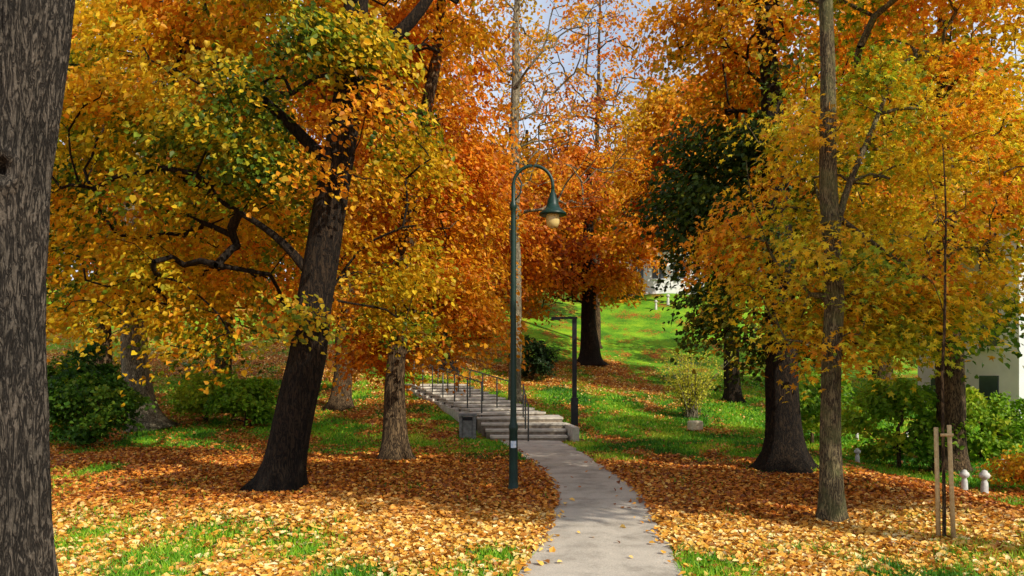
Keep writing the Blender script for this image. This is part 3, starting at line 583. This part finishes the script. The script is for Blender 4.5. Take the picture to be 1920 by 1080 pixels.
for sgn in (-1, 1):
    for i in range(10):
        c = (sx_ + dx * .78 * i + sgn * 1.06 * dy, sy_ + dy * .78 * i - sgn * 1.06 * dx)
        G.box((c[0] + dx * .6, c[1] + dy * .6, .40 + .075 * i - .25), (.14, .8, .72), ang)
G.box((1.48, 19.3, .12), (.16, 1.9, .5), .1)
parent(G.obj("treads", M_conc), e); parent(G2.obj("risers", M_riser), e)
M_rail = simple_mat("rail_metal", (.06, .065, .06), (.10, .105, .10), 30, .45, .5, .05)
def railing(pts, sp):
    P = smooth_poly(pts, .05); d = np.r_[0, np.cumsum(np.linalg.norm(np.diff(P, axis=0), axis=1))]; G = Geo()
    for t in np.arange(0, d[-1] + .01, sp):
        q = [np.interp(t, d, P[:, k]) for k in range(3)]; G.tube([(q[0], q[1], q[2] - .1), (q[0], q[1], q[2] + .9)], [.02, .02], 8)
    G.tube(P + np.array([0, 0, .9]), [.02] * len(P), 8)
    return G
def rail(name, pts, sp): e = empty(name, pts[0]); parent(railing(pts, sp).obj("posts_and_rails", M_rail, True), e)
rail("stair_railing", [(.40, 18.3, .03), (.36, 18.9, .13), (.30, 20.2, .50)], .95)
P0 = np.array([sx_, sy_]); side = np.array([dy, -dx])
for s_ in (-.9, .0):
    a0 = P0 + side * s_; a1 = a0 + np.array([dx, dy]) * 7.6
    rail("stair_railing", [(a0[0], a0[1], .55), (a1[0], a1[1], 1.3)], 1.25)

M_bin = simple_mat("bin_concrete", (.13, .13, .125), (.26, .26, .25), 14, .9, 0, .3, .2)
bx, by = -1.12, 18.9; bz = H1(bx, by); e = empty("litter_bin", (bx, by, bz)); G = Geo()
for sx2 in (-.17, .17):
    for sy2 in (-.17, .17): G.box((bx + sx2, by + sy2, bz + .27), (.07, .07, .58))
G.box((bx, by, bz + .03), (.40, .40, .07)); G.box((bx, by, bz + .585), (.44, .44, .06)); G.box((bx, by - .16, bz + .25), (.26, .03, .40)); G.box((bx, by + .16, bz + .25), (.26, .03, .40))
G.box((bx - .16, by, bz + .25), (.03, .26, .40)); G.box((bx + .16, by, bz + .25), (.03, .26, .40)); parent(G.obj("casing", M_bin), e)
G = Geo(); G.box((bx, by, bz + .3), (.24, .24, .46)); parent(G.obj("liner", M_black), e)

# ------------------------------------------------------------------ sapling with stakes
M_stake = simple_mat("stake_wood", (.42, .28, .12), (.62, .46, .24), 25, .8, 0, .3, .2)
gx, gy = 4.46, 7.7; gz = H1(gx, gy)
tree("young_tree", [(gx, gy, 0, .020), (gx - .01, gy, 1.5, .015), (gx + .0, gy, 3.0, .011), (gx - .02, gy, 4.1, .005)], M_bark_brown, [(gx, gy, 3.1, .3, .3, .9)], 14, 60, .09, MAPL, seed=61, minz=1.9, flare=.1, sides=8, spread=.12, twig=.003, kind="maple")
e = empty("tree_stakes", (gx, gy, gz)); G = Geo()
G.tube([(gx - .03, gy + .05, gz - .1), (gx - .06, gy + .05, gz + 1.17)], [.024, .022], 8); G.tube([(gx + .08, gy - .03, gz - .1), (gx + .03, gy - .03, gz + 1.2)], [.024, .022], 8)
G.box((gx - .01, gy - .06, gz + 1.1), (.13, .015, .03)); parent(G.obj("stakes", M_stake, True), e)

M_stone = simple_mat("weathered_stone", (.34, .33, .30), (.66, .64, .58), 12, .9, 0, .5, .2)
M_lime = simple_mat("limestone_block", (.46, .38, .24), (.66, .58, .40), 9, .9, 0, .5, .2)
def gravestone(x, y, s):
    z = H1(x, y) - .05; e = empty("turban_gravestone", (x, y, z)); G = Geo()
    G.lathe((x, y, z), [(0, 0), (.11*s, 0), (.085*s, .06*s), (.075*s, .38*s), (.065*s, .42*s), (.05*s, .45*s), (.055*s, .48*s), (.10*s, .51*s), (.12*s, .56*s), (.10*s, .61*s), (.07*s, .63*s), (.055*s, .67*s), (0, .69*s)], 16)
    parent(G.obj("stone", M_stone, True), e)
for x, y, s in ((7.72, 12.2, .72), (7.15, 11.8, .62), (8.55, 11.9, .4), (9.7, 21.0, .55), (10.9, 20.6, .5), (10.2, 15.5, .6), (7.4, 16.0, .6), (10.6, 55, 1.1), (11.7, 56, 1.3)):
    gravestone(x, y, s)
x, y = 5.3, 21.6; z = H1(x, y); G = Geo()
G.box((x, y, z + .14), (.38, .3, .30), .3); ob = G.obj("limestone_block", M_lime)
md = ob.modifiers.new("b", 'BEVEL'); md.width = .05; md.segments = 3

# ------------------------------------------------------------------ buildings
M_white = simple_mat("white_render", (.66, .66, .64), (.78, .78, .76), 1.5, .85, 0, .1, .2)
M_roof = simple_mat("roof_tiles", (.22, .08, .05), (.34, .13, .08), 5, .85, 0, .4, .2)
M_win = simple_mat("window_glass", (.03, .04, .05), (.06, .08, .1), 1, .12, 0, 0, .6)
def building(name, cx, cy, w, d, h, floors, bays, rot, zb):
    e = empty(name, (cx, cy, zb)); W = Geo(); Gl = Geo(); Fr = Geo(); Rf = Geo()
    c, s = math.cos(rot), math.sin(rot)
    def P(lx_, ly_, lz): return (cx + lx_ * c - ly_ * s, cy + lx_ * s + ly_ * c, zb + lz)
    W.box(P(0, 0, h / 2 - .5), (w, d, h + 1), rot)
    fh = h / floors
    for f in range(floors):
        for face in ((w, d, 0), (d, w, 1)):
            nb = bays if face[2] == 0 else max(2, int(bays * d / w))
            for b_ in range(nb):
                u = (b_ + .5) / nb * face[0] - face[0] / 2
                for sg in (-1, 1):
                    if face[2] == 0:
                        Gl.box(P(u, sg * (d / 2 + .01), fh * f + fh * .55), (1.0, .06, 1.4), rot); Fr.box(P(u, sg * (d / 2 + .03), fh * f + fh * .55 - .75), (1.25, .16, .08), rot); Fr.box(P(u, sg * (d / 2 + .03), fh * f + fh * .55), (.06, .07, 1.4), rot)
                    else:
                        Gl.box(P(sg * (w / 2 + .01), u, fh * f + fh * .55), (.06, 1.0, 1.4), rot); Fr.box(P(sg * (w / 2 + .03), u, fh * f + fh * .55 - .75), (.16, 1.25, .08), rot)
    Rf.box(P(0, 0, h + .62), (w + .7, d + .7, .22), rot)
    for o, nme, mm in ((W, "walls", M_white), (Gl, "windows", M_win), (Fr, "window_frames", M_white), (Rf, "roof", M_roof)): parent(o.obj(nme, mm), e)
building("white_building", 12.8, 64, 7, 5, 3.4, 1, 4, .05, H1(12.8, 61) + .1)
building("apartment_building", 21.3, 27, 10, 6, 7.2, 3, 4, 0.0, -0.4)

# ------------------------------------------------------------------ sky, sun
sd = Vector((0.70, -0.71, 0.0)).normalized(); elev = R(34)
sv_ = Vector((sd.x * math.cos(elev), sd.y * math.cos(elev), math.sin(elev)))
world = bpy.data.worlds.new("World"); scene.world = world; world.use_nodes = True
nt = world.node_tree; nt.nodes.clear()
sky = N(nt, "ShaderNodeTexSky", sky_type='NISHITA'); sky.sun_disc = False; sky.sun_elevation = elev; sky.sun_rotation = math.atan2(sd.x, sd.y); sky.dust_density = 1.0
tc = N(nt, "ShaderNodeTexCoord"); mp = N(nt, "ShaderNodeMapping"); mp.inputs['Scale'].default_value = (1, 1, 2)
nz = N(nt, "ShaderNodeTexNoise"); nz.inputs['Scale'].default_value = 3.2; nz.inputs['Detail'].default_value = 8
nt.links.new(tc.outputs['Generated'], mp.inputs[0]); nt.links.new(mp.outputs[0], nz.inputs['Vector'])
cr = ramp(nt, [(.36, (0.45, 0.45, 0.45)), (.58, (.95, .95, .95))]); nt.links.new(nz.outputs['Fac'], cr.inputs[0])
mx = N(nt, "ShaderNodeMixRGB"); mx.inputs[2].default_value = (5.6, 6.1, 7.0, 1); nt.links.new(cr.outputs[0], mx.inputs[0]); nt.links.new(sky.outputs[0], mx.inputs[1])
bg = N(nt, "ShaderNodeBackground"); bg.inputs[1].default_value = .15; nt.links.new(mx.outputs[0], bg.inputs[0])
wo = N(nt, "ShaderNodeOutputWorld"); nt.links.new(bg.outputs[0], wo.inputs[0])
sl = bpy.data.lights.new("sun", 'SUN'); sl.energy = 5.0; sl.angle = R(.5); sl.color = (1, .94, .82)
so = bpy.data.objects.new("sun", sl); so.rotation_euler = (-sv_).to_track_quat('-Z', 'Y').to_euler(); scene.collection.objects.link(so)

# ------------------------------------------------------------------ camera
cd = bpy.data.cameras.new("camera"); cd.lens = 26.25; cd.sensor_width = 36; cd.shift_y = .0833; cd.clip_end = 2000; cd.clip_start = .05
co = bpy.data.objects.new("camera", cd); co.location = (0, 0, 1.7); co.rotation_euler = (R(90), 0, 0); scene.collection.objects.link(co)
scene.camera = co
scene.view_settings.view_transform = 'Standard'; scene.view_settings.look = 'None'; scene.view_settings.exposure = 0
